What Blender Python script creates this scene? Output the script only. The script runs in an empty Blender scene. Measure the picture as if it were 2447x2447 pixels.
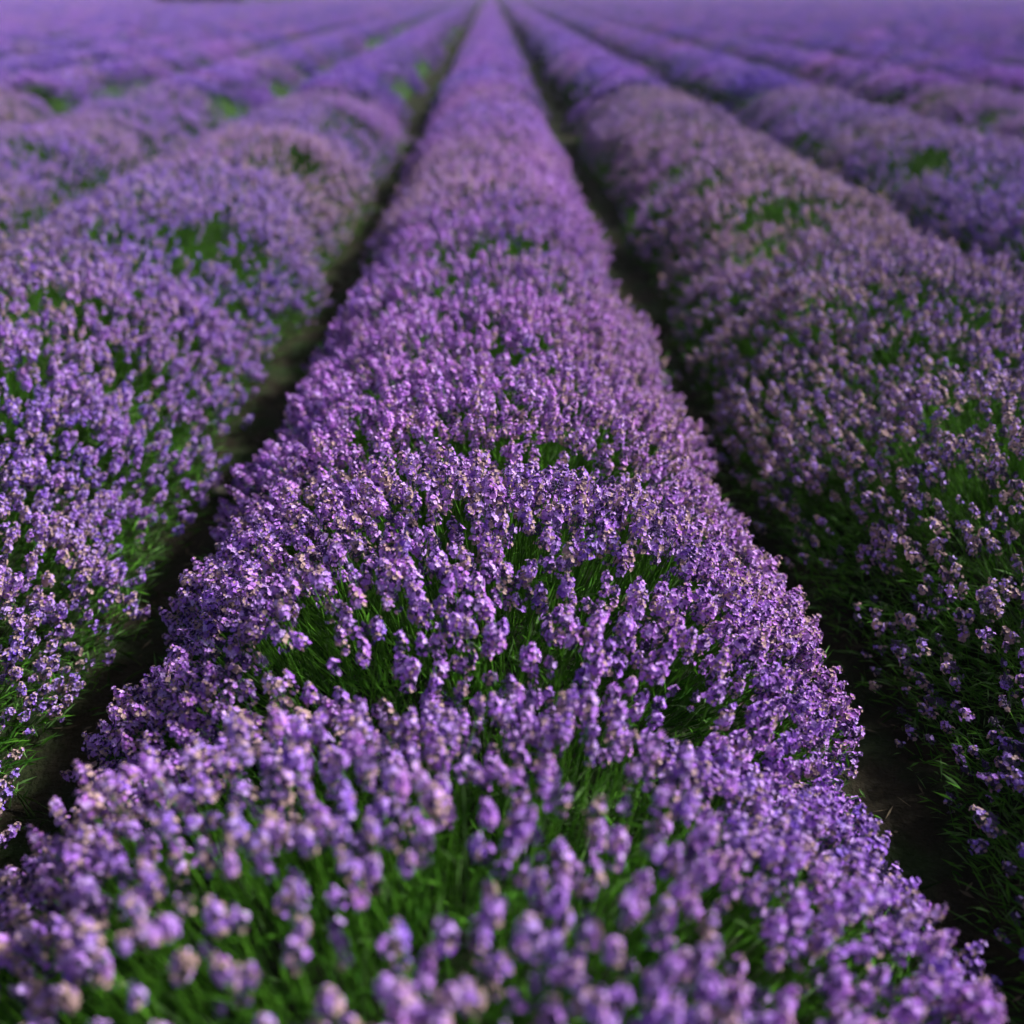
import bpy, math, random
import numpy as np
from mathutils import Vector, Matrix, Euler, noise

random.seed(11)
rng = np.random.default_rng(11)
S = bpy.context.scene
COL = S.collection
R = math.radians

# ------------------------------------------------------------------ camera
CAM_H = 1.40
PITCH = R(26.58)
cd = bpy.data.cameras.new('camera')
cam = bpy.data.objects.new('camera', cd)
COL.objects.link(cam)
cam.location = (0.0, 0.0, CAM_H)
cam.rotation_euler = (math.pi / 2 - PITCH, 0, R(-1.06))
cd.sensor_width = 36.0
cd.lens = 36.9
cd.clip_start = 0.02
cd.clip_end = 2000
cd.dof.use_dof = True
cd.dof.focus_distance = 2.0
cd.dof.aperture_fstop = 1.5
S.camera = cam

# ------------------------------------------------------------------ sky and sun
SUN_EL, SUN_AZ = R(43), R(74)          # azimuth: direction the light comes from, clockwise from +Y
w = bpy.data.worlds.new('World')
S.world = w
w.use_nodes = True
nt = w.node_tree
nt.nodes.clear()
sky = nt.nodes.new('ShaderNodeTexSky')
sky.sky_type = 'NISHITA'
sky.sun_disc = False
sky.sun_elevation = SUN_EL
sky.sun_rotation = SUN_AZ
sky.dust_density = 4.0
bg = nt.nodes.new('ShaderNodeBackground')
bg.inputs['Strength'].default_value = 0.05
out = nt.nodes.new('ShaderNodeOutputWorld')
nt.links.new(sky.outputs[0], bg.inputs[0])
nt.links.new(bg.outputs[0], out.inputs[0])

sl = bpy.data.lights.new('sun', 'SUN')
sl.energy = 4.6
sl.angle = R(6)
sl.color = (1.0, 0.98, 0.96)
sun = bpy.data.objects.new('sun', sl)
COL.objects.link(sun)
sd = Vector((math.sin(SUN_AZ) * math.cos(SUN_EL), math.cos(SUN_AZ) * math.cos(SUN_EL), math.sin(SUN_EL)))
sun.rotation_euler = sd.to_track_quat('Z', 'Y').to_euler()
sun.location = sd * 60

S.view_settings.view_transform = 'Standard'
S.view_settings.look = 'None'
S.view_settings.exposure = 0.88
S.view_settings.gamma = 1.0
S.view_settings.use_curve_mapping = False
S.cycles.max_bounces = 4
S.cycles.diffuse_bounces = 2
S.cycles.glossy_bounces = 1
S.cycles.transmission_bounces = 2
S.cycles.use_denoising = True
S.cycles.use_adaptive_sampling = True
S.cycles.adaptive_threshold = 0.04

# ------------------------------------------------------------------ materials
def mat(name):
    m = bpy.data.materials.new(name)
    m.use_nodes = True
    m.node_tree.nodes.clear()
    return m, m.node_tree.nodes, m.node_tree.links

def N(nodes, t, **kw):
    n = nodes.new(t)
    for k, v in kw.items():
        setattr(n, k, v)
    return n

def mixcol(nodes, links, fac, a, b, blend='MIX'):
    n = N(nodes, 'ShaderNodeMix', data_type='RGBA', blend_type=blend)
    for sock, v in ((n.inputs['Factor'], fac), (n.inputs['A'], a), (n.inputs['B'], b)):
        pass
    ins = [i for i in n.inputs if i.enabled]
    for sock, v in zip(ins, (fac, a, b)):
        if isinstance(v, bpy.types.NodeSocket):
            links.new(v, sock)
        else:
            sock.default_value = v if not isinstance(v, tuple) else (*v, 1.0)
    return [o for o in n.outputs if o.enabled][0]

def math_n(nodes, links, op, a, b=0.0, clamp=False):
    n = N(nodes, 'ShaderNodeMath', operation=op, use_clamp=clamp)
    for sock, v in zip(n.inputs, (a, b)):
        if isinstance(v, bpy.types.NodeSocket):
            links.new(v, sock)
        else:
            sock.default_value = v
    return n.outputs[0]

def leafy(nodes, links, col, trans=0.3, rough=0.75, spec=0.15):
    p = N(nodes, 'ShaderNodeBsdfPrincipled')
    p.inputs['Roughness'].default_value = rough
    p.inputs['Specular IOR Level'].default_value = spec
    links.new(col, p.inputs['Base Color'])
    t = N(nodes, 'ShaderNodeBsdfTranslucent')
    links.new(col, t.inputs['Color'])
    mx = N(nodes, 'ShaderNodeMixShader')
    mx.inputs[0].default_value = trans
    links.new(p.outputs[0], mx.inputs[1])
    links.new(t.outputs[0], mx.inputs[2])
    o = N(nodes, 'ShaderNodeOutputMaterial')
    links.new(mx.outputs[0], o.inputs[0])

def attr(nodes, name, typ):
    return N(nodes, 'ShaderNodeAttribute', attribute_name=name, attribute_type=typ).outputs['Fac']

# colours (linear)
PET_BLUE = (0.17, 0.065, 0.58)
PET_PINK = (0.55, 0.19, 0.71)
PET_PALE = (0.74, 0.54, 0.92)
TAN = (0.46, 0.33, 0.22)
CAL_VIOLET = (0.045, 0.017, 0.145)
CAL_GREY = (0.10, 0.085, 0.11)

def petal_material():
    m, n, l = mat('lavender_petal')
    hue, fade, rnd = attr(n, 'hue', 'INSTANCER'), attr(n, 'fade', 'INSTANCER'), attr(n, 'rnd', 'GEOMETRY')
    oi = N(n, 'ShaderNodeObjectInfo').outputs['Random']
    f = math_n(n, l, 'ADD', hue, math_n(n, l, 'MULTIPLY', math_n(n, l, 'SUBTRACT', oi, 0.5), 0.5), True)
    c = mixcol(n, l, f, PET_BLUE, PET_PINK)
    pale = math_n(n, l, 'MULTIPLY', math_n(n, l, 'POWER', rnd, 2.2), 0.75)
    c = mixcol(n, l, pale, c, PET_PALE)
    wither = math_n(n, l, 'LESS_THAN', rnd, fade)
    c = mixcol(n, l, math_n(n, l, 'MULTIPLY', wither, 0.85), c, TAN)
    leafy(n, l, c, 0.28, 0.7, 0.2)
    return m

def calyx_material():
    m, n, l = mat('lavender_calyx')
    hue, fade, rnd = attr(n, 'hue', 'INSTANCER'), attr(n, 'fade', 'INSTANCER'), attr(n, 'rnd', 'GEOMETRY')
    c = mixcol(n, l, math_n(n, l, 'MULTIPLY', hue, 0.5), CAL_VIOLET, (0.11, 0.035, 0.20))
    f = math_n(n, l, 'ADD', math_n(n, l, 'MULTIPLY', fade, 0.9), math_n(n, l, 'MULTIPLY', rnd, 0.35), True)
    c = mixcol(n, l, f, c, CAL_GREY)
    leafy(n, l, c, 0.12, 0.8, 0.15)
    return m

def stem_material():
    m, n, l = mat('lavender_stem')
    rnd = attr(n, 'rnd', 'GEOMETRY')
    c = mixcol(n, l, rnd, (0.035, 0.13, 0.010), (0.10, 0.28, 0.02))
    leafy(n, l, c, 0.3, 0.8, 0.1)
    return m

def foliage_material():
    m, n, l = mat('lavender_leaf')
    rnd = attr(n, 'rnd', 'GEOMETRY')
    c = mixcol(n, l, rnd, (0.022, 0.090, 0.008), (0.10, 0.28, 0.022))
    grey = math_n(n, l, 'GREATER_THAN', rnd, 0.72)
    c = mixcol(n, l, math_n(n, l, 'MULTIPLY', grey, 0.5), c, (0.10, 0.14, 0.08))
    leafy(n, l, c, 0.3, 0.85, 0.08)
    return m

def core_material():
    m, n, l = mat('shade_core')
    tc = N(n, 'ShaderNodeTexCoord')
    no = N(n, 'ShaderNodeTexNoise')
    no.inputs['Scale'].default_value = 40
    l.new(tc.outputs['Object'], no.inputs['Vector'])
    c = mixcol(n, l, no.outputs[0], (0.006, 0.010, 0.004), (0.018, 0.028, 0.010))  # near-black: the shade deep inside the bush is put into this colour
    p = N(n, 'ShaderNodeBsdfPrincipled')
    p.inputs['Roughness'].default_value = 0.95
    p.inputs['Specular IOR Level'].default_value = 0.05
    l.new(c, p.inputs['Base Color'])
    o = N(n, 'ShaderNodeOutputMaterial')
    l.new(p.outputs[0], o.inputs[0])
    return m

def ground_material():
    m, n, l = mat('soil')
    tc = N(n, 'ShaderNodeTexCoord')
    def nz(scale, det=6):
        q = N(n, 'ShaderNodeTexNoise')
        q.inputs['Scale'].default_value = scale
        q.inputs['Detail'].default_value = det
        l.new(tc.outputs['Object'], q.inputs['Vector'])
        return q.outputs[0]
    c = mixcol(n, l, nz(38), (0.009, 0.008, 0.005), (0.026, 0.021, 0.012))
    r = N(n, 'ShaderNodeValToRGB')
    r.color_ramp.elements[0].position = 0.45
    r.color_ramp.elements[1].position = 0.62
    l.new(nz(5.5), r.inputs[0])
    c = mixcol(n, l, r.outputs[0], c, (0.014, 0.025, 0.007))
    p = N(n, 'ShaderNodeBsdfPrincipled')
    p.inputs['Roughness'].default_value = 0.95
    p.inputs['Specular IOR Level'].default_value = 0.1
    l.new(c, p.inputs['Base Color'])
    b = N(n, 'ShaderNodeBump')
    b.inputs['Strength'].default_value = 0.7
    b.inputs['Distance'].default_value = 0.02
    l.new(nz(70, 8), b.inputs['Height'])
    l.new(b.outputs[0], p.inputs['Normal'])
    o = N(n, 'ShaderNodeOutputMaterial')
    l.new(p.outputs[0], o.inputs[0])
    return m

def simple_leafy(name, a, b, trans=0.2):
    m, n, l = mat(name)
    c = mixcol(n, l, attr(n, 'rnd', 'GEOMETRY'), a, b)
    leafy(n, l, c, trans, 0.8, 0.1)
    return m

M_PET, M_CAL, M_STEM = petal_material(), calyx_material(), stem_material()
M_LEAF, M_CORE, M_SOIL = foliage_material(), core_material(), ground_material()
M_GRASS = simple_leafy('furrow_grass', (0.015, 0.04, 0.008), (0.05, 0.085, 0.02))
M_LITTER = simple_leafy('dry_litter', (0.03, 0.024, 0.014), (0.14, 0.11, 0.065), 0.05)
M_HEDGE = simple_leafy('hedge_leaf', (0.012, 0.022, 0.008), (0.035, 0.05, 0.018))

# ------------------------------------------------------------------ mesh collector
class MB:
    def __init__(self):
        self.v, self.f, self.m, self.r = [], [], [], []
    def add(self, verts, faces, mi=0, rnd=0.5):
        o = len(self.v)
        self.v += [tuple(p) for p in verts]
        for f in faces:
            self.f.append(tuple(i + o for i in f))
            self.m.append(mi)
            self.r.append(rnd)
    def mesh(self, name, mats, smooth=False):
        me = bpy.data.meshes.new(name)
        me.from_pydata(self.v, [], self.f)
        for q in mats:
            me.materials.append(q)
        me.polygons.foreach_set('material_index', self.m)
        if smooth:
            me.polygons.foreach_set('use_smooth', [True] * len(self.f))
        a = me.attributes.new('rnd', 'FLOAT', 'FACE')
        a.data.foreach_set('value', self.r)
        me.update()
        return me

def frame(d):
    d = Vector(d).normalized()
    s = d.cross(Vector((0, 0, 1)))
    if s.length < 1e-4:
        s = Vector((1, 0, 0))
    s.normalize()
    return d, s, s.cross(d).normalized()

def tube(mb, pts, radii, sides, mi, rnd):
    vs, fs = [], []
    n = len(pts)
    for i, p in enumerate(pts):
        d = pts[min(i + 1, n - 1)] - pts[max(i - 1, 0)]
        _, s, t = frame(d)
        for k in range(sides):
            a = 2 * math.pi * k / sides
            vs.append(p + (s * math.cos(a) + t * math.sin(a)) * radii[i])
    for i in range(n - 1):
        for k in range(sides):
            k2 = (k + 1) % sides
            fs.append((i * sides + k, i * sides + k2, (i + 1) * sides + k2, (i + 1) * sides + k))
    mb.add(vs, fs, mi, rnd)

# ------------------------------------------------------------------ flower spikes
def pod(mb, base, d, L, r, mi, rnd):
    d, s, t = frame(d)
    vs = [base]
    for k in range(4):
        a = math.pi / 2 * k
        vs.append(base + d * L * 0.55 + (s * math.cos(a) + t * math.sin(a)) * r)
    vs.append(base + d * L)
    fs = []
    for k in range(4):
        k2 = k % 4 + 1
        k3 = (k + 1) % 4 + 1
        fs += [(0, k3, k2), (5, k2, k3)]
    mb.add(vs, fs, mi, rnd)

def floret(mb, c, d, r, rnd, rs):
    d, s, t = frame(d)
    a0 = rs.uniform(0, 6.28)
    for k in range(5):
        a = a0 + k * 2 * math.pi / 5 + rs.uniform(-.15, .15)
        rr = r * rs.uniform(.75, 1.15)
        ax = s * math.cos(a) + t * math.sin(a)
        ay = -s * math.sin(a) + t * math.cos(a)
        tip = c + ax * rr + d * rr * rs.uniform(-.1, .45)
        md = c + ax * rr * .6 + d * rr * .22
        mb.add([c, md + ay * rr * .42, tip, md - ay * rr * .42], [(0, 1, 2, 3)], 0, min(.999, max(0, rnd + rs.uniform(-.12, .12))))

def head(mb, rs, bloom, L, wmul=1.0):
    nw = max(4, int(L / 0.0075))
    if rs.random() < .35:                                # a lower whorl set apart from the head
        zs = [-0.016] + [L * (i + .3) / nw for i in range(nw)]
    else:
        zs = [L * (i + .3) / nw for i in range(nw)]
    for i, z in enumerate(zs):
        u = max(0.0, z / L)
        env = (0.75 + .25 * math.sin(min(1, u * 1.6) * math.pi)) * (1 - .45 * max(0, u - .6) / .4) * wmul
        n = 7 if u < .75 else 5
        a0 = rs.uniform(0, 6.28)
        for k in range(n):
            a = a0 + 2 * math.pi * k / n + rs.uniform(-.25, .25)
            el = R(28 + 42 * u + rs.uniform(-10, 10))
            d = Vector((math.cos(a) * math.cos(el), math.sin(a) * math.cos(el), math.sin(el)))
            Lp = rs.uniform(.0062, .0082) * env
            b = Vector((0, 0, z)) + Vector((d.x, d.y, 0)) * .0012
            pod(mb, b, d, Lp, .0016 * rs.uniform(.9, 1.2), 1, rs.random())
            if rs.random() < bloom * (1.0 if u < .85 else .75):
                fd = d + Vector((0, 0, rs.uniform(-.55, .2)))
                floret(mb, b + d * (Lp * rs.uniform(.95, 1.2)), fd, rs.uniform(.0036, .0054) * env, rs.random(), rs)
    pod(mb, Vector((0, 0, L * .93)), (0, 0, 1), .006, .002, 1, .3)

def stem_pts(rs, L, bend):
    a = rs.uniform(0, 6.28)
    b = Vector((math.cos(a), math.sin(a), 0)) * bend
    return [Vector((0, 0, -L * q)) + b * (q * q) for q in (1.0, .55, -.02)]

NV = 10
def make_variants():
    heads, stems, lod = [], [], []
    rs = random.Random(5)
    for i in range(NV):
        L = (.037, .030, .042, .026, .033, .031, .022, .036, .039, .027)[i]
        bloom = (.75, .5, .85, .32, .65, .75, .14, .6, .9, .4)[i]
        st = rs.getstate()
        h = MB(); head(h, rs, bloom, L, 1.27)
        heads.append(h.mesh('flower_head', [M_PET, M_CAL, M_STEM]))
        s = MB()
        sp = stem_pts(rs, rs.uniform(.24, .32), rs.uniform(.0, .05))
        tube(s, sp, [.0012, .0011, .0009], 3, 0, rs.random())
        for z in (.35, .6):                              # a pair of narrow leaves low on the stem
            q = sp[1] * (z / .55)
            for sg in (-1, 1):
                a = rs.uniform(0, 6.28)
                dv = Vector((math.cos(a) * sg * .5, math.sin(a) * sg * .5, 1)).normalized()
                pv = dv.cross(Vector((1, 0, 0))).normalized()
                s.add([q, q + dv * .022 + pv * .002, q + dv * .045, q + dv * .022 - pv * .002], [(0, 1, 2, 3)], 0, .4)
        stems.append(s.mesh('stem', [M_STEM]))
        # simpler spike for farther bushes
        g = MB()
        nw = 4
        for j in range(nw):
            z = L * (j + .4) / nw
            a0 = rs.uniform(0, 6.28)
            for k in range(5):
                a = a0 + k * 1.2566 + rs.uniform(-.3, .3)
                el = R(30 + 40 * j / nw)
                d = Vector((math.cos(a) * math.cos(el), math.sin(a) * math.cos(el), math.sin(el)))
                c0 = Vector((0, 0, z))
                if rs.random() < bloom + .1:
                    dd, s1, t1 = frame(d)
                    r = .0058
                    cc = c0 + d * .0075
                    g.add([cc + s1 * r, cc + t1 * r + dd * .001, cc - s1 * r, cc - t1 * r], [(0, 1, 2, 3)], 0, rs.random())
                else:
                    pod(g, c0, d, .009, .0024, 1, rs.random())
        pod(g, Vector((0, 0, -.004)), (0, 0, 1), L * 1.1, .0042, 1, .3)
        tube(g, stem_pts(rs, .11, .012), [.0014, .0012, .0011], 3, 2, .5)
        lod.append(g.mesh('simple_spike', [M_PET, M_CAL, M_STEM]))
    return heads, stems, lod

HEADS, STEMS, LOD = make_variants()

def source_objects(meshes, name):
    res = []
    for me in meshes:
        res.append(bpy.data.objects.new(name, me))     # data only: never linked to the scene
    return res

def scatter_group(name, objs):
    ng = bpy.data.node_groups.new(name, 'GeometryNodeTree')
    ng.interface.new_socket('Geometry', in_out='INPUT', socket_type='NodeSocketGeometry')
    ng.interface.new_socket('Geometry', in_out='OUTPUT', socket_type='NodeSocketGeometry')
    n, l = ng.nodes, ng.links
    gi, go = n.new('NodeGroupInput'), n.new('NodeGroupOutput')
    jn = n.new('GeometryNodeJoinGeometry')
    for o in objs:
        oi = n.new('GeometryNodeObjectInfo')
        oi.transform_space = 'ORIGINAL'
        oi.inputs['Object'].default_value = o
        oi.inputs['As Instance'].default_value = False
        g2 = n.new('GeometryNodeGeometryToInstance')
        l.new(oi.outputs['Geometry'], g2.inputs[0])
        l.new(g2.outputs[0], jn.inputs[0])
    ip = n.new('GeometryNodeInstanceOnPoints')
    ip.inputs['Pick Instance'].default_value = True
    def na(nm, t):
        a = n.new('GeometryNodeInputNamedAttribute')
        a.data_type = t
        a.inputs['Name'].default_value = nm
        return [o for o in a.outputs if o.enabled and o.name == 'Attribute'][0]
    l.new(gi.outputs[0], ip.inputs['Points'])
    l.new(jn.outputs[0], ip.inputs['Instance'])
    l.new(na('idx', 'INT'), ip.inputs['Instance Index'])
    e = n.new('FunctionNodeEulerToRotation')
    l.new(na('rot', 'FLOAT_VECTOR'), e.inputs[0])
    l.new(e.outputs[0], ip.inputs['Rotation'])
    l.new(na('scl', 'FLOAT'), ip.inputs['Scale'])
    l.new(ip.outputs[0], go.inputs[0])
    return ng

def scatter_object(name, group, P, ROT, SCL, IDX, HUE, FADE, parent=None, mats=()):
    me = bpy.data.meshes.new(name)
    me.from_pydata([tuple(p) for p in P], [], [])
    for m in mats:
        me.materials.append(m)
    for nm, t, key, dat in (('rot', 'FLOAT_VECTOR', 'vector', ROT), ('scl', 'FLOAT', 'value', SCL), ('idx', 'INT', 'value', IDX),
                            ('hue', 'FLOAT', 'value', HUE), ('fade', 'FLOAT', 'value', FADE)):
        a = me.attributes.new(nm, t, 'POINT')
        a.data.foreach_set(key, np.asarray(dat).ravel())
    o = bpy.data.objects.new(name, me)
    COL.objects.link(o)
    o.parent = parent
    o['kind'] = 'stuff'
    md = o.modifiers.new('scatter', 'NODES')
    md.node_group = group
    return o

GN_FULL = scatter_group('scatter_spikes', source_objects(HEADS, 'spike_source'))
GN_LOD = scatter_group('scatter_simple_spikes', source_objects(LOD, 'simple_spike_source'))

def empty(name, loc, label, cat, group=None):
    o = bpy.data.objects.new(name, None)
    COL.objects.link(o)
    o.location = loc
    o['label'] = label
    o['category'] = cat
    if group:
        o['group'] = group
    return o

def link(name, me, parent=None, kind=None):
    o = bpy.data.objects.new(name, me)
    COL.objects.link(o)
    o.parent = parent
    if kind:
        o['kind'] = kind
    return o

# ------------------------------------------------------------------ ground
def ground():
    def axis(lo, hi, fine_lo, fine_hi, st):
        a = list(np.arange(fine_lo, fine_hi + 1e-6, st))
        d, x = st, fine_lo
        left = []
        while x > lo:
            d *= 1.5; x -= d; left.append(x)
        d, x = st, fine_hi
        right = []
        while x < hi:
            d *= 1.5; x += d; right.append(x)
        return left[::-1] + a + right
    xs, ys = axis(-500, 500, -3, 3, .04), axis(-60, 900, -.5, 9, .05)
    v = []
    for y in ys:
        for x in xs:
            near = max(0, 1 - max(0, abs(x) - 3) / 2) * max(0, 1 - max(0, abs(y - 4) - 5) / 2)
            z = 0.0
            if near > 0:
                z = near * (.012 * noise.noise(Vector((x * 14, y * 14, 0))) + .018 * noise.noise(Vector((x * 3.5, y * 3.5, 4))))
            v.append((x, y, z))
    nx = len(xs)
    f = [(j * nx + i, j * nx + i + 1, (j + 1) * nx + i + 1, (j + 1) * nx + i) for j in range(len(ys) - 1) for i in range(nx - 1)]
    me = bpy.data.meshes.new('ground')
    me.from_pydata(v, [], f)
    me.materials.append(M_SOIL)
    me.polygons.foreach_set('use_smooth', [True] * len(f))
    o = link('ground', me, None, 'structure')
    o['label'] = 'dark brown soil with mossy green patches in the furrows between rows'
    return o
ground()

# ------------------------------------------------------------------ bushes
ROW0, SPACING = -0.03, 1.57
def row_x(k):
    return ROW0 + SPACING * k + (0.0 if k == 0 else (-.04 if k > 0 else -.06))

FPOW, FEXP = 2.25, 0.60
def dome(r):
    return max(0.0, 1 - r ** FPOW) ** FEXP

def rad(u, v):
    return (abs(u) ** 2.6 + abs(v) ** 3.4) ** .37

def make_foliage(seed, nleaf=11000, nblade=220):
    """leaves of a bush with unit half-axes and unit height; also a closed core, darkened for the shade inside"""
    rs = random.Random(seed)
    mb = MB()
    # core: solid dome added to block light and view through the bush
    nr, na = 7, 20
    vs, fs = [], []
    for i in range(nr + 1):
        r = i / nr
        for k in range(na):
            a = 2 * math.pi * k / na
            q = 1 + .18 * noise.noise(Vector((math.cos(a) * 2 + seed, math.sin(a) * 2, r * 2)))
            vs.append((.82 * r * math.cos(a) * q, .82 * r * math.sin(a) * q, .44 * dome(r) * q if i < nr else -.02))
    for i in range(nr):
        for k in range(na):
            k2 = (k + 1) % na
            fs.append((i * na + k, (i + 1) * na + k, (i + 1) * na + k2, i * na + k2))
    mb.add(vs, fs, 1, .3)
    sx, sz = 1 / .58, 1 / .52
    for i in range(nleaf):
        r = math.sqrt(rs.random()) * 1.02
        if rs.random() < .45:
            r = rs.uniform(.72, 1.06)
        a = rs.uniform(0, 6.283)
        q = rs.uniform(.50, .80)
        z = q * dome(min(r, .999)) if r < .95 else rs.uniform(.02, .3)
        rr = r * rs.uniform(.84, .95)
        b = Vector((rr * math.cos(a), rr * math.sin(a), max(.01, z - .04)))
        d = Vector((math.cos(a) * r * .6 + rs.uniform(-.8, .8), math.sin(a) * r * .6 + rs.uniform(-.8, .8), rs.uniform(.15, 1.1))).normalized()
        L = rs.uniform(.022, .050)
        wd = rs.uniform(.0014, .0025)
        s = d.cross(Vector((rs.uniform(-1, 1), rs.uniform(-1, 1), rs.uniform(-1, 1)))).normalized()
        dr = Vector((0, 0, -.12 * L))
        pts = [b, d * L * .5 + s * wd, d * L + dr, d * L * .5 - s * wd]
        pts = [b] + [b + Vector((p.x * sx, p.y * sx, p.z * sz)) for p in pts[1:]]
        mb.add(pts, [(0, 1, 2, 3)], 0, rs.random())
    for i in range(nblade):                              # flowerless green shoots
        r = math.sqrt(rs.random()) * .9
        a = rs.uniform(0, 6.283)
        b = Vector((r * .7 * math.cos(a), r * .7 * math.sin(a), .45 * dome(r)))
        d = Vector((math.cos(a) * r * .7 + rs.uniform(-.2, .2), math.sin(a) * r * .7 + rs.uniform(-.2, .2), 1)).normalized()
        L = rs.uniform(.14, .26)
        s = d.cross(Vector((rs.uniform(-1, 1), rs.uniform(-1, 1), 0))).normalized() * .0018
        pts = [b - s, b + s, b + d * L * .7 + s * .8, b + d * L, b + d * L * .7 - s * .8]
        pts = [b] * 0 + [b + Vector(((p - b).x * sx, (p - b).y * sx, (p - b).z * sz)) for p in pts]
        mb.add(pts, [(0, 1, 2, 3, 4)], 0, rs.uniform(.3, 1))
    return mb.mesh('foliage', [M_LEAF, M_CORE])

FOLIAGE = [make_foliage(s) for s in (1, 2, 3)]

GAPS = [(.07, 4.15, .42), (-1.36, 4.4, .26), (-1.2, 5.0, .2), (2.45, 8.5, .3), (2.7, 6.8, .26), (2.4, 4.8, .28), (-1.12, 3.1, .16), (.13, 1.0, .17),
        (-.36, .82, .14), (.30, .84, .10), (-.30, 1.42, .13), (.34, 1.42, .12), (1.15, 4.6, .12), (-3.6, 8.6, .3), (-2.5, 6.6, .25)]
def bare(x, y):
    """0..1: how bare of flowers the spot is (green gaps)"""
    v = noise.noise(Vector((x * 1.35 + 3.1, y * 1.35 + 7.7, 0)))
    v = min(1, max(0, (v - .20) * 3.2))
    for bx, by, br in GAPS:
        d2 = ((x - bx) ** 2 + (y - by) ** 2) / (br * br * .64)
        if d2 < 4:
            v = max(v, math.exp(-d2) * 1.25)
    return min(1, v)

FADED = [(-1.1, 7.2, .9, .35), (1.35, 4.6, .6, .25), (.5, 2.9, .3, .25), (-3.0, 6.0, .8, .25), (1.6, 2.2, .6, .15), (.1, 6.5, 1.2, .12)]
def tone(x, y):
    hue = .5 + .55 * noise.noise(Vector((x * .55, y * .5, 5.0))) + .35 * noise.noise(Vector((x * 2.2, y * 2.2, 1.0)))
    fade = .10 + .38 * noise.noise(Vector((x * .8 + 9, y * .8, 2.0)))
    for fx, fy, fr, fa in FADED:
        fade += fa * math.exp(-((x - fx) ** 2 + (y - fy) ** 2) / (fr * fr))
    return min(1, max(0, hue)), min(.8, max(.04, fade))

for me_ in FOLIAGE:                                     # square the plan off a little
    for v_ in me_.vertices:
        q_ = math.hypot(v_.co.x, v_.co.y)
        if q_ > 1e-4:
            e_ = min(1.16, q_ / rad(v_.co.x, v_.co.y)) if q_ > .2 else 1.0
            v_.co.x *= e_
            v_.co.y *= e_

class Bush:
    pass
bushes = []
def add_bush(k, j, y, a, b, h, x=None, **kw):
    B = Bush()
    B.k, B.j, B.y, B.a, B.b, B.h = k, j, y, a, b, h
    B.x = row_x(k) if x is None else x
    B.dens = kw.get('dens', 1.0)
    B.hole = kw.get('hole', 0.0)
    B.even = kw.get('even', .014)
    B.size = kw.get('size', 1.0)
    B.hue = kw.get('hue', 0.0)
    B.fade = kw.get('fade', 0.0)
    B.bare = kw.get('bare', 1.0)
    B.flank = kw.get('flank', 0.0)
    B.front = kw.get('front', 0.0)
    B.look = kw.get('look')
    bushes.append(B)

def height_at(B, x, y):
    r = rad((x - B.x) / B.a, (y - B.y) / B.b)
    return B.h * dome(r) if r < 1 else 0.0

Y_END = 11.2
rb = random.Random(21)
# middle row: the first plants by hand
add_bush(0, 0, 0.84, .77, .64, .55, dens=1.25, hole=.08, bare=.8, size=.98, even=.026, x=ROW0 - .05, hue=-.02, fade=.08, look='loose flowered')
add_bush(0, 1, 1.72, .72, .60, .54, dens=1.3, hue=.16, bare=.6, size=1.06, look='pink-lilac')
add_bush(0, 2, 2.38, .695, .66, .54, dens=1.25, hue=.34, bare=.3, look='bright dense')
add_bush(0, 3, 3.06, .67, .66, .54, dens=1.2, hue=.26, bare=.3, look='even domed')
add_bush(0, 4, 3.74, .69, .62, .53, dens=1.1, hue=.15, fade=.05, look='green-topped')
y, j = 4.42, 5
while y < Y_END:
    add_bush(0, j, y, .625 + rb.uniform(-.045, .04), .66, .53 + rb.uniform(-.02, .02), dens=1.0, hue=.05, bare=.7)
    y += .64 + rb.uniform(-.06, .06); j += 1
for k, y0, a0 in ((-1, 1.35, .78), (1, 1.05, .77), (-2, 4.3, .69), (2, 4.3, .69), (-3, 8.0, .67), (3, 8.0, .67)):
    y, j = y0, 0
    while y < Y_END:
        aa = a0 - (.05 if k == 1 and y > 4.5 else 0)
        add_bush(k, j, y, aa + rb.uniform(-.03, .03), .66 + rb.uniform(-.03, .05), .515 + rb.uniform(-.055, .045),
                 dens=rb.uniform(.9, 1.1), x=row_x(k) + rb.uniform(-.03, .03) + (.03 if k == -1 else .03 if k == 1 else 0),
                 hue=(-.38 if k < 0 else -.28), fade=(.30 if k == 1 else .16) if k > 0 else .10, flank=.7 if k < -1 else .25 if k < 0 else (.55 if k == 1 and y < 2.6 else .35))
        y += .66 + rb.uniform(-.07, .07); j += 1

ORD = ['first', 'second', 'third', 'fourth', 'fifth', 'sixth', 'seventh', 'eighth', 'ninth', 'tenth', 'eleventh', 'twelfth', 'thirteenth', 'fourteenth', 'fifteenth', 'sixteenth', 'seventeenth', 'eighteenth', 'nineteenth', 'twentieth']
def row_name(k):
    if k == 0:
        return 'middle row'
    side = 'right' if k > 0 else 'left'
    return f'{ORD[abs(k) - 1]} row {side} of middle'

FWD = Vector((math.sin(R(1.06)) * math.cos(PITCH), math.cos(R(1.06)) * math.cos(PITCH), -math.sin(PITCH)))
RIGHT = Vector((math.cos(R(1.06)), -math.sin(R(1.06)), 0))
UPV = RIGHT.cross(FWD)
CAMP = Vector((0, 0, CAM_H))
def project(p):
    q = Vector(p) - CAMP
    d = q.dot(FWD)
    if d < .1:
        return 9, 9, d
    f = 36.9 / 36.0
    return f * q.dot(RIGHT) / d, f * q.dot(UPV) / d, d       # frame is -.5 .. .5

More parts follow.
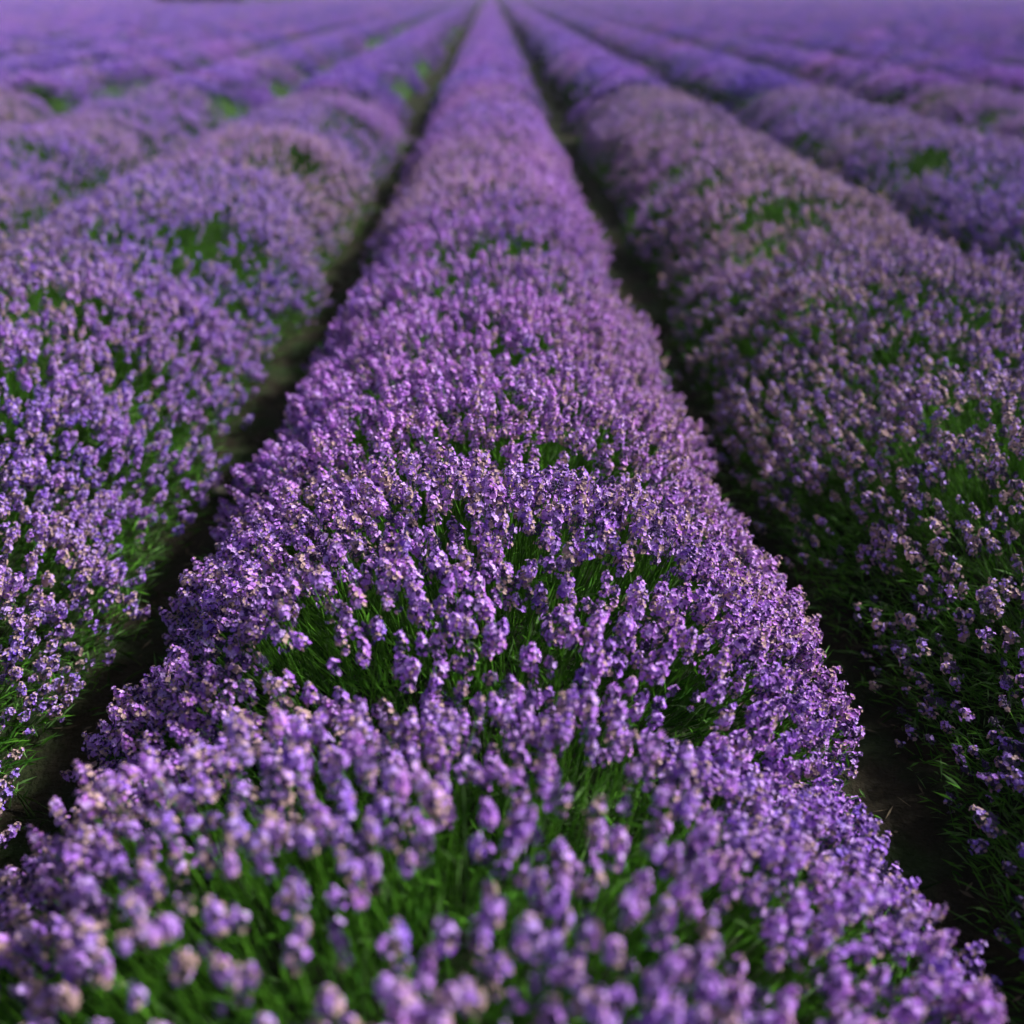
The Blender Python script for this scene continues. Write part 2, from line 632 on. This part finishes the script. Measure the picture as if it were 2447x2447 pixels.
def spikes_for(B):
    area = 2.1 * B.a * B.b * 2
    n = int(1050 * area * B.dens * 1.6)
    neigh = [C for C in bushes if C is not B and C.k == B.k and abs(C.y - B.y) < 1.3]
    res, cells = [], {}
    rs = random.Random(B.k * 100 + B.j + 7)
    for _ in range(n):
        u = rs.uniform(-1, 1)
        if rs.random() < (.26 if B.k == 0 else .40):
            u = math.copysign(rs.uniform(.55, 1.0), u)
        v = rs.uniform(-1, 1)
        r = rad(u, v)
        if r > .985:
            continue
        ca, sa = u / max(r, .05), v / max(r, .05)
        x, y = B.x + B.a * u, B.y + B.b * v
        lump = noise.noise(Vector((x * 4.2, y * 4.2, B.k * 3.0)))
        z = B.h * dome(r) * (rs.uniform(.92, 1.07) + .13 * lump) + rs.uniform(-.02, .02)
        if r > .5:                                       # ragged outline: some shoots sprawl, some fall short
            sp_ = 1 + .15 * noise.noise(Vector((x * 4.1 + 5, y * 4.1, 8.0))) + rs.gauss(0, .025)
            x, y = B.x + (x - B.x) * sp_, B.y + (y - B.y) * sp_
        if B.even < .02 and rs.random() < .55 * max(0, min(1, .1 - 2.2 * noise.noise(Vector((x * 9, y * 9, 3.0))))):
            continue
        if any(height_at(C, x, y) > z + .04 for C in neigh):
            continue
        if B.hole and r < B.hole * rs.uniform(.6, 1.4):
            if rs.random() < .75:
                continue
        if r > .86 and rs.random() < (r - .86) * 2.0:
            continue
        if B.front and sa < -.35 and r > .45 and rs.random() < B.front:
            continue
        if B.flank and ca * B.k < 0 and r > .55 and rs.random() < B.flank * min(1, (r - .55) * 3.5):
            continue
        bb = bare(x, y) * B.bare
        if rs.random() < bb * .9:
            continue
        key = (int(x / B.even), int(y / B.even), int(z / (B.even * 1.4)))
        if key in cells:
            continue
        cells[key] = 1
        up = 1.1 - .4 * r * r
        d = Vector((u * .72 + rs.gauss(0, .17), v * (.5 if B.j == 0 and B.k == 0 else .28) + rs.gauss(0, .17), up + rs.gauss(0, .1))).normalized()
        p = Vector((x, y, max(.05, z))) - d * .04
        hue, fade = tone(x, y)
        hue = min(1, max(0, hue + B.hue + rs.gauss(0, .12)))
        fade = min(.85, max(.02, fade + B.fade + rs.gauss(0, .08) + (.35 if rs.random() < .07 else 0)))
        q = d.to_track_quat('Z', 'Y') @ Euler((0, 0, rs.uniform(0, 6.28))).to_quaternion()
        res.append((p, q, rs.uniform(.78, 1.25) * B.size, rs.choice((1, 3, 6, 9, 3, 6, 7, 4)) if B.k == 1 else rs.randrange(NV), hue, fade))
    return res

def build_bush(B):
    hue0, fade0 = tone(B.x, B.y)
    look = B.look
    if look is None:
        hv, fv = hue0 + B.hue, fade0 + B.fade
        look = 'dusty fading' if fv > .36 else ('deep violet' if hv < .3 else ('pinkish lilac' if hv > .62 else 'purple'))
    label = f'{look} lavender bush, {ORD[B.j]} from the camera in the {row_name(B.k)}'
    t = empty('lavender_bush', (B.x, B.y, 0), label, 'lavender bush', 'lavender bushes planted in rows')
    fo = link('foliage', FOLIAGE[(B.j + B.k * 2) % 3], t, 'stuff')
    rot = (B.j * 2 + B.k) % 2 * math.pi
    fo.rotation_euler = (0, 0, rot)
    fo.scale = (B.a, B.b, B.h)
    sp = spikes_for(B)
    base = Vector((B.x, B.y, 0))
    dist = math.hypot(B.x, B.y)
    singles = []
    if dist < 4.2:
        scored = []
        for i, s in enumerate(sp):
            px, py, d = project(s[0])
            if abs(px) < .52 and abs(py) < .53:
                # nearest to the camera and not sunk behind the crest
                scored.append((d - .6 * s[0].z, i))
        scored.sort()
        singles = [i for _, i in scored[:300]]
    ss = set(singles)
    near = B.k == 0 and B.j < 3
    for i in singles:
        p, q, sc, v, hue, fade = sp[i]
        o = bpy.data.objects.new('flower_spike', HEADS[v])
        COL.objects.link(o)
        o.parent = t
        o.location = p - base
        o.rotation_mode = 'QUATERNION'
        o.rotation_quaternion = q
        o.scale = (sc, sc, sc)
        o['hue'] = hue
        o['fade'] = fade
        if near:
            s = bpy.data.objects.new('stem', STEMS[v])
            COL.objects.link(s)
            s.parent = o
    rest = [s for i, s in enumerate(sp) if i not in ss]
    if dist < 5.6:                                       # the stems of the other spikes
        mb = MB()
        rs = random.Random(B.j + 40 * B.k)
        for i, (p, q, sc, v, hue, fade) in enumerate(sp):
            if near and i in ss:
                continue
            d = q @ Vector((0, 0, 1))
            p0 = p - base
            foot = Vector((p0.x * .55, p0.y * .55, p0.z * .45))
            p1 = p0 - d * .10
            p2 = (p0 - d * .20).lerp(foot, .45)
            tube(mb, [p0, p1, p2, p2.lerp(foot, .5)], [.0010, .0011, .0012, .0012], 3, 0, rs.random())
        link('stems', mb.mesh('stems', [M_STEM]), t, 'stuff')
    if rest:
        scatter_object('flower_spikes', GN_FULL if dist < 5.6 else GN_LOD, [s[0] - base for s in rest],
                       [tuple(s[1].to_euler()) for s in rest], [s[2] for s in rest], [s[3] for s in rest],
                       [s[4] for s in rest], [s[5] for s in rest], t)
    return len(sp)

tot = sum(build_bush(B) for B in bushes)
print('bushes', len(bushes), 'spikes', tot)

# ------------------------------------------------------------------ far rows
def make_patch(seed, size=.36, n=210):
    rs = random.Random(seed)
    mb = MB()
    for i in range(n):
        x, y = rs.gauss(0, size * .36), rs.gauss(0, size * .36)
        d = Vector((x * .9 + rs.gauss(0, .16), y * .9 + rs.gauss(0, .16), 1)).normalized()
        b = Vector((x, y, rs.uniform(-.045, .03) - (x * x + y * y) * 1.0))
        L = rs.uniform(.035, .055)
        dd, s, t = frame(d)
        rn = rs.random()
        vs = [b - dd * .01]
        for (u, r) in ((.25, .0088), (.7, .0094)):
            a0 = rs.uniform(0, 2)
            for k in range(4):
                a = a0 + k * math.pi / 2
                vs.append(b + dd * L * u + (s * math.cos(a) + t * math.sin(a)) * r * rs.uniform(.7, 1.35))
        vs.append(b + dd * L)
        o = len(mb.v)
        mb.v += [tuple(p) for p in vs]
        for k in range(4):
            k2 = (k + 1) % 4
            for f, mi in (((0, 1 + k2, 1 + k), 0 if rs.random() < .7 else 1), ((1 + k, 1 + k2, 5 + k2, 5 + k), 0 if rs.random() < .95 else 1), ((9, 5 + k, 5 + k2), 0 if rs.random() < .92 else 1)):
                mb.f.append(tuple(o + q for q in f)); mb.m.append(mi); mb.r.append(min(.99, max(0, rn * .5 + rs.random() * .5)))
        sw = s * .0012
        mb.add([b - sw, b + sw, b - dd * .1 + sw - Vector((x, y, 0)) * .2, b - dd * .1 - sw - Vector((x, y, 0)) * .2], [(0, 1, 2, 3)], 2, .5)
    for i in range(120):                                 # leaves showing between the spikes
        x, y = rs.gauss(0, size * .36), rs.gauss(0, size * .36)
        b = Vector((x, y, rs.uniform(-.14, -.06)))
        d = Vector((rs.gauss(0, .4), rs.gauss(0, .4), 1)).normalized()
        s = d.cross(Vector((rs.uniform(-1, 1), rs.uniform(-1, 1), 0))).normalized() * .003
        L = rs.uniform(.05, .1)
        mb.add([b, b + d * L * .5 + s, b + d * L, b + d * L * .5 - s], [(0, 1, 2, 3)], 2, rs.random())
    return mb.mesh('flower_patch', [M_PET, M_CAL, M_STEM])

GN_PATCH = scatter_group('scatter_patches', source_objects([make_patch(s) for s in range(8)], 'patch_source'))
NP = 8

def row_profile(k, y, ph):
    a = (.58 if k == 0 else .56) + .04 * noise.noise(Vector((k * 7.3, y * .9, 0)))
    h = .51 + .04 * noise.noise(Vector((k * 5.1 + 3, y * 1.25, 0))) + .02 * math.cos(2 * math.pi * y / .76 + ph)
    cx = row_x(k) + .03 * noise.noise(Vector((k * 3.3, y * .5, 9)))
    return cx, a, h

def far_row(k, y0, y1, step, P, ROT, SCL, IDX, HUE, FADE, V, F, gap=.30, scale=1.0):
    rs = random.Random(k * 31 + 5)
    ph = rs.uniform(0, 6)
    # body: leafy ridge under the flowers
    ts = [-1, -.93, -.8, -.55, -.25, 0, .25, .55, .8, .93, 1]
    base = len(V)
    ys = [y0]
    d = step
    while ys[-1] < y1:
        ys.append(min(y1, ys[-1] + d))
        d = min(1.2, d * 1.02)
    for y in ys:
        cx, a, h = row_profile(k, y, ph)
        end = 1.0 if y0 < y < y1 else 0.05
        for t in ts:
            V.append((cx + a * t * .88, y, (h * .70 * dome(abs(t)) * end) if abs(t) < 1 else -.02))
    nt_ = len(ts)
    for i in range(len(ys) - 1):
        for q in range(nt_ - 1):
            F.append((base + i * nt_ + q, base + i * nt_ + q + 1, base + (i + 1) * nt_ + q + 1, base + (i + 1) * nt_ + q))
    # flowers
    y = y0 + .15
    g = gap
    while y < y1:
        cx, a, h = row_profile(k, y, ph)
        for t in (-.93, -.78, -.42, 0.0, .42, .78, .93):
            tt = t + rs.uniform(-.10, .10)
            if abs(tt) > .97:
                continue
            yy = y + rs.uniform(-.5, .5) * g
            x = cx + a * tt * .96
            z = h * dome(abs(tt)) - .02
            if rs.random() < bare(x, yy) * (.35 if abs(tt) < .5 else .6):
                continue
            if rs.random() < (0 if abs(tt) < .5 else .6 if abs(tt) > .6 else .3) or (k * tt < 0 and abs(tt) > .4 and rs.random() < .6):
                continue
            sl_ = a * abs(tt) ** 1.6 / .6
            nrm = Vector((math.copysign(sl_, tt) * .95 + rs.gauss(0, .1), rs.gauss(0, .14), 1)).normalized()
            hue, fade = tone(x, yy)
            P.append((x, yy, max(.08, z)))
            q = nrm.to_track_quat('Z', 'Y') @ Euler((0, 0, rs.uniform(0, 6.28))).to_quaternion()
            ROT.append(tuple(q.to_euler()))
            SCL.append(scale * rs.uniform(.9, 1.15))
            IDX.append(rs.randrange(NP))
            HUE.append(min(1, max(0, hue - (.32 if k < 0 else (.22 if k > 0 else .10)))))
            FADE.append(min(.8, fade + .08))
        y += g
        g = min(.42, g * 1.002)

def start_y(k):
    return max(Y_END + .55 if abs(k) <= 3 else 0, abs(row_x(k)) / .467 * .98 - 2.0)

def y_far(k):
    return 79.0 if -15 <= k <= -11 else 125.0

def ridge_mesh(V, F):
    me = bpy.data.meshes.new('foliage')
    me.from_pydata(V, [], F)
    me.materials.append(M_RIDGE)
    me.polygons.foreach_set('use_smooth', [True] * len(F))
    return me

def ridge_material():
    m, n, l = mat('ridge_foliage')
    tc = N(n, 'ShaderNodeTexCoord')
    no = N(n, 'ShaderNodeTexNoise')
    no.inputs['Scale'].default_value = 22
    no.inputs['Detail'].default_value = 5
    l.new(tc.outputs['Object'], no.inputs['Vector'])
    c = mixcol(n, l, no.outputs[0], (0.010, 0.028, 0.006), (0.035, 0.085, 0.014))
    p = N(n, 'ShaderNodeBsdfPrincipled')
    p.inputs['Roughness'].default_value = .9
    p.inputs['Specular IOR Level'].default_value = 0.1
    l.new(c, p.inputs['Base Color'])
    b = N(n, 'ShaderNodeBump')
    b.inputs['Strength'].default_value = 1.0
    b.inputs['Distance'].default_value = .05
    l.new(no.outputs[0], b.inputs['Height'])
    l.new(b.outputs[0], p.inputs['Normal'])
    o = N(n, 'ShaderNodeOutputMaterial')
    l.new(p.outputs[0], o.inputs[0])
    return m
M_RIDGE = ridge_material()

NROW = 10
npatch = 0
for k in range(-NROW, NROW + 1):
    L = [[] for _ in range(8)]
    far_row(k, start_y(k), y_far(k), .3, *L)
    if k == 0:
        lab = 'far stretch of the middle lavender row, narrowing towards the horizon'
    else:
        side = 'right' if k > 0 else 'left'
        lab = f'hedge-like purple lavender row running to the horizon, {ORD[abs(k) - 1]} {side} of the middle row'
    t = empty('lavender_row', (row_x(k), start_y(k), 0), lab, 'lavender row', 'lavender rows running to the horizon')
    o = Vector((row_x(k), start_y(k), 0))
    link('foliage', ridge_mesh([tuple(Vector(v) - o) for v in L[6]], L[7]), t, 'stuff')
    scatter_object('flower_spikes', GN_PATCH, [tuple(Vector(p) - o) for p in L[0]], *L[1:6], t)
    npatch += len(L[0])

# rows too far to either side to be told apart: one mass
L = [[] for _ in range(8)]
for k in list(range(-34, -NROW)) + list(range(NROW + 1, 38)):
    far_row(k, start_y(k), y_far(k), .6, *L, gap=.36, scale=1.1)
t = empty('distant_lavender', (0, 60, 0), 'hazy purple mass of merging lavender rows at the far edges of the field', 'lavender field')
t['kind'] = 'stuff'
o = Vector((0, 60, 0))
link('foliage', ridge_mesh([tuple(Vector(v) - o) for v in L[6]], L[7]), t, 'stuff')
scatter_object('flower_spikes', GN_PATCH, [tuple(Vector(p) - o) for p in L[0]], *L[1:6], t)
npatch += len(L[0])
print('patches', npatch)

# ------------------------------------------------------------------ furrow details
def furrow_stuff():
    rs = random.Random(77)
    g, d = MB(), MB()
    for fx, wd, n in ((-.82, .2, 2600), (.7, .16, 1800), (-2.3, .15, 700), (2.15, .15, 700)):
        for i in range(n):
            y = rs.uniform(.6, 9) if abs(fx) < 1 else rs.uniform(3, 11)
            x = fx + rs.gauss(0, wd)
            c = noise.noise(Vector((x * 4, y * 3, 0)))
            b = Vector((x, y, -.005))
            if c > -.05 and rs.random() < .6:
                a = rs.uniform(0, 6.28)
                L = rs.uniform(.02, .07)
                dv = Vector((math.cos(a) * .7, math.sin(a) * .7, rs.uniform(.4, 1.2))).normalized()
                s = dv.cross(Vector((0, 0, 1))).normalized() * rs.uniform(.001, .003)
                g.add([b - s, b + s, b + dv * L * .6 + s * .7, b + dv * L + Vector((math.cos(a), math.sin(a), 0)) * L * .3, b + dv * L * .6 - s * .7], [(0, 1, 2, 3, 4)], 0, rs.random())
            elif rs.random() < .5:
                a = rs.uniform(0, 6.28)
                L = rs.uniform(.01, .05)
                dv = Vector((math.cos(a), math.sin(a), rs.uniform(-.05, .25)))
                s = Vector((-math.sin(a), math.cos(a), rs.uniform(-.3, .3))) * rs.uniform(.0008, .004)
                b.z = .012
                d.add([b, b + dv * L * .5 + s, b + dv * L, b + dv * L * .5 - s], [(0, 1, 2, 3)], 0, rs.random())
    o = link('grass', g.mesh('grass', [M_GRASS]), None, 'stuff')
    o['label'] = 'short green weeds and grass growing in the furrows'
    o['category'] = 'grass'
    o = link('leaf_litter', d.mesh('leaf_litter', [M_LITTER]), None, 'stuff')
    o['label'] = 'dry brown leaf litter lying on the furrow soil'
    o['category'] = 'leaf litter'
furrow_stuff()

def pale_stone():
    m, n, l = mat('pale_stone')
    no = N(n, 'ShaderNodeTexNoise')
    no.inputs['Scale'].default_value = 60
    c = mixcol(n, l, no.outputs[0], (0.16, 0.15, 0.10), (0.32, 0.30, 0.21))
    p = N(n, 'ShaderNodeBsdfPrincipled')
    p.inputs['Roughness'].default_value = .9
    l.new(c, p.inputs['Base Color'])
    oo = N(n, 'ShaderNodeOutputMaterial')
    l.new(p.outputs[0], oo.inputs[0])
    import bmesh
    bm = bmesh.new()
    bmesh.ops.create_icosphere(bm, subdivisions=3, radius=.022)
    for v in bm.verts:
        q = 1 + .35 * noise.noise(v.co * 60) + .15 * noise.noise(v.co * 150)
        v.co = Vector((v.co.x * q * 1.15, v.co.y * q * .9, v.co.z * q * .65))
    me = bpy.data.meshes.new('stone')
    bm.to_mesh(me); bm.free()
    me.materials.append(m)
    o = link('stone', me)
    o.location = (-.84, 2.92, .02)
    o.rotation_euler = (.1, .2, .7)
    o['label'] = 'small pale stone on the soil of the furrow left of the middle row'
    o['category'] = 'stone'
pale_stone()

# ------------------------------------------------------------------ dark hedge beyond the field
def far_hedge():
    rs = random.Random(3)
    mb = MB()
    for i in range(9000):
        x = rs.uniform(-22.8, -17.3)
        top = 2.6 + .9 * noise.noise(Vector((x * .4, 0, 0)))
        z = rs.uniform(.0, 1) ** .8 * top
        y = 81.0 + rs.uniform(-1, 1) * 1.1 * math.sqrt(max(.05, 1 - (z / top) ** 3))
        r = rs.uniform(.08, .18)
        d = Vector((rs.gauss(0, 1), rs.gauss(0, 1), rs.gauss(0, 1))).normalized()
        _, s, t2 = frame(d)
        c = Vector((x, y, z))
        mb.add([c - s * r, c - t2 * r * .6, c + s * r, c + t2 * r * .6], [(0, 1, 2, 3)], 0, rs.random())
    t = empty('hedge', (-20, 81.0, 0), 'dark green hedge beyond the far end of the lavender field', 'hedge')
    o = link('foliage', mb.mesh('foliage', [M_HEDGE]), t, 'stuff')
    o.location = (20, -81.0, 0)
    m2 = MB()
    for i in range(12):
        x = -22.4 + i * .43 + rs.uniform(-.2, .2)
        m3 = MB()
        tube(m3, [Vector((0, 0, 0)), Vector((.1, 0, 1.0)), Vector((.05, .1, 2.2))], [.09, .07, .03], 6, 0, .2)
        q = link('trunk', m3.mesh('trunk', [M_LITTER]), t)
        q.location = (x + 20, 0, 0)
far_hedge()

# ------------------------------------------------------------------ thin summer haze over the field
def haze():
    m, n, l = mat('haze')
    v = N(n, 'ShaderNodeVolumePrincipled')
    v.inputs['Color'].default_value = (.82, .84, .95, 1)
    v.inputs['Density'].default_value = 0.0009
    v.inputs['Anisotropy'].default_value = 0.2
    v.inputs['Density Attribute'].default_value = ''
    o = N(n, 'ShaderNodeOutputMaterial')
    l.new(v.outputs[0], o.inputs['Volume'])
    x, y0, y1, z0, z1 = 800, -120, 1400, -1.0, 4.6
    me = bpy.data.meshes.new('haze')
    me.from_pydata([(-x, y0, z0), (x, y0, z0), (x, y1, z0), (-x, y1, z0), (-x, y0, z1), (x, y0, z1), (x, y1, z1), (-x, y1, z1)], [],
                   [(3, 2, 1, 0), (4, 5, 6, 7), (0, 1, 5, 4), (1, 2, 6, 5), (2, 3, 7, 6), (3, 0, 4, 7)])
    me.materials.append(m)
    o = link('haze', me, None, 'stuff')
    o['label'] = 'thin pale haze hanging over the whole lavender field'
    o['category'] = 'haze'
haze()
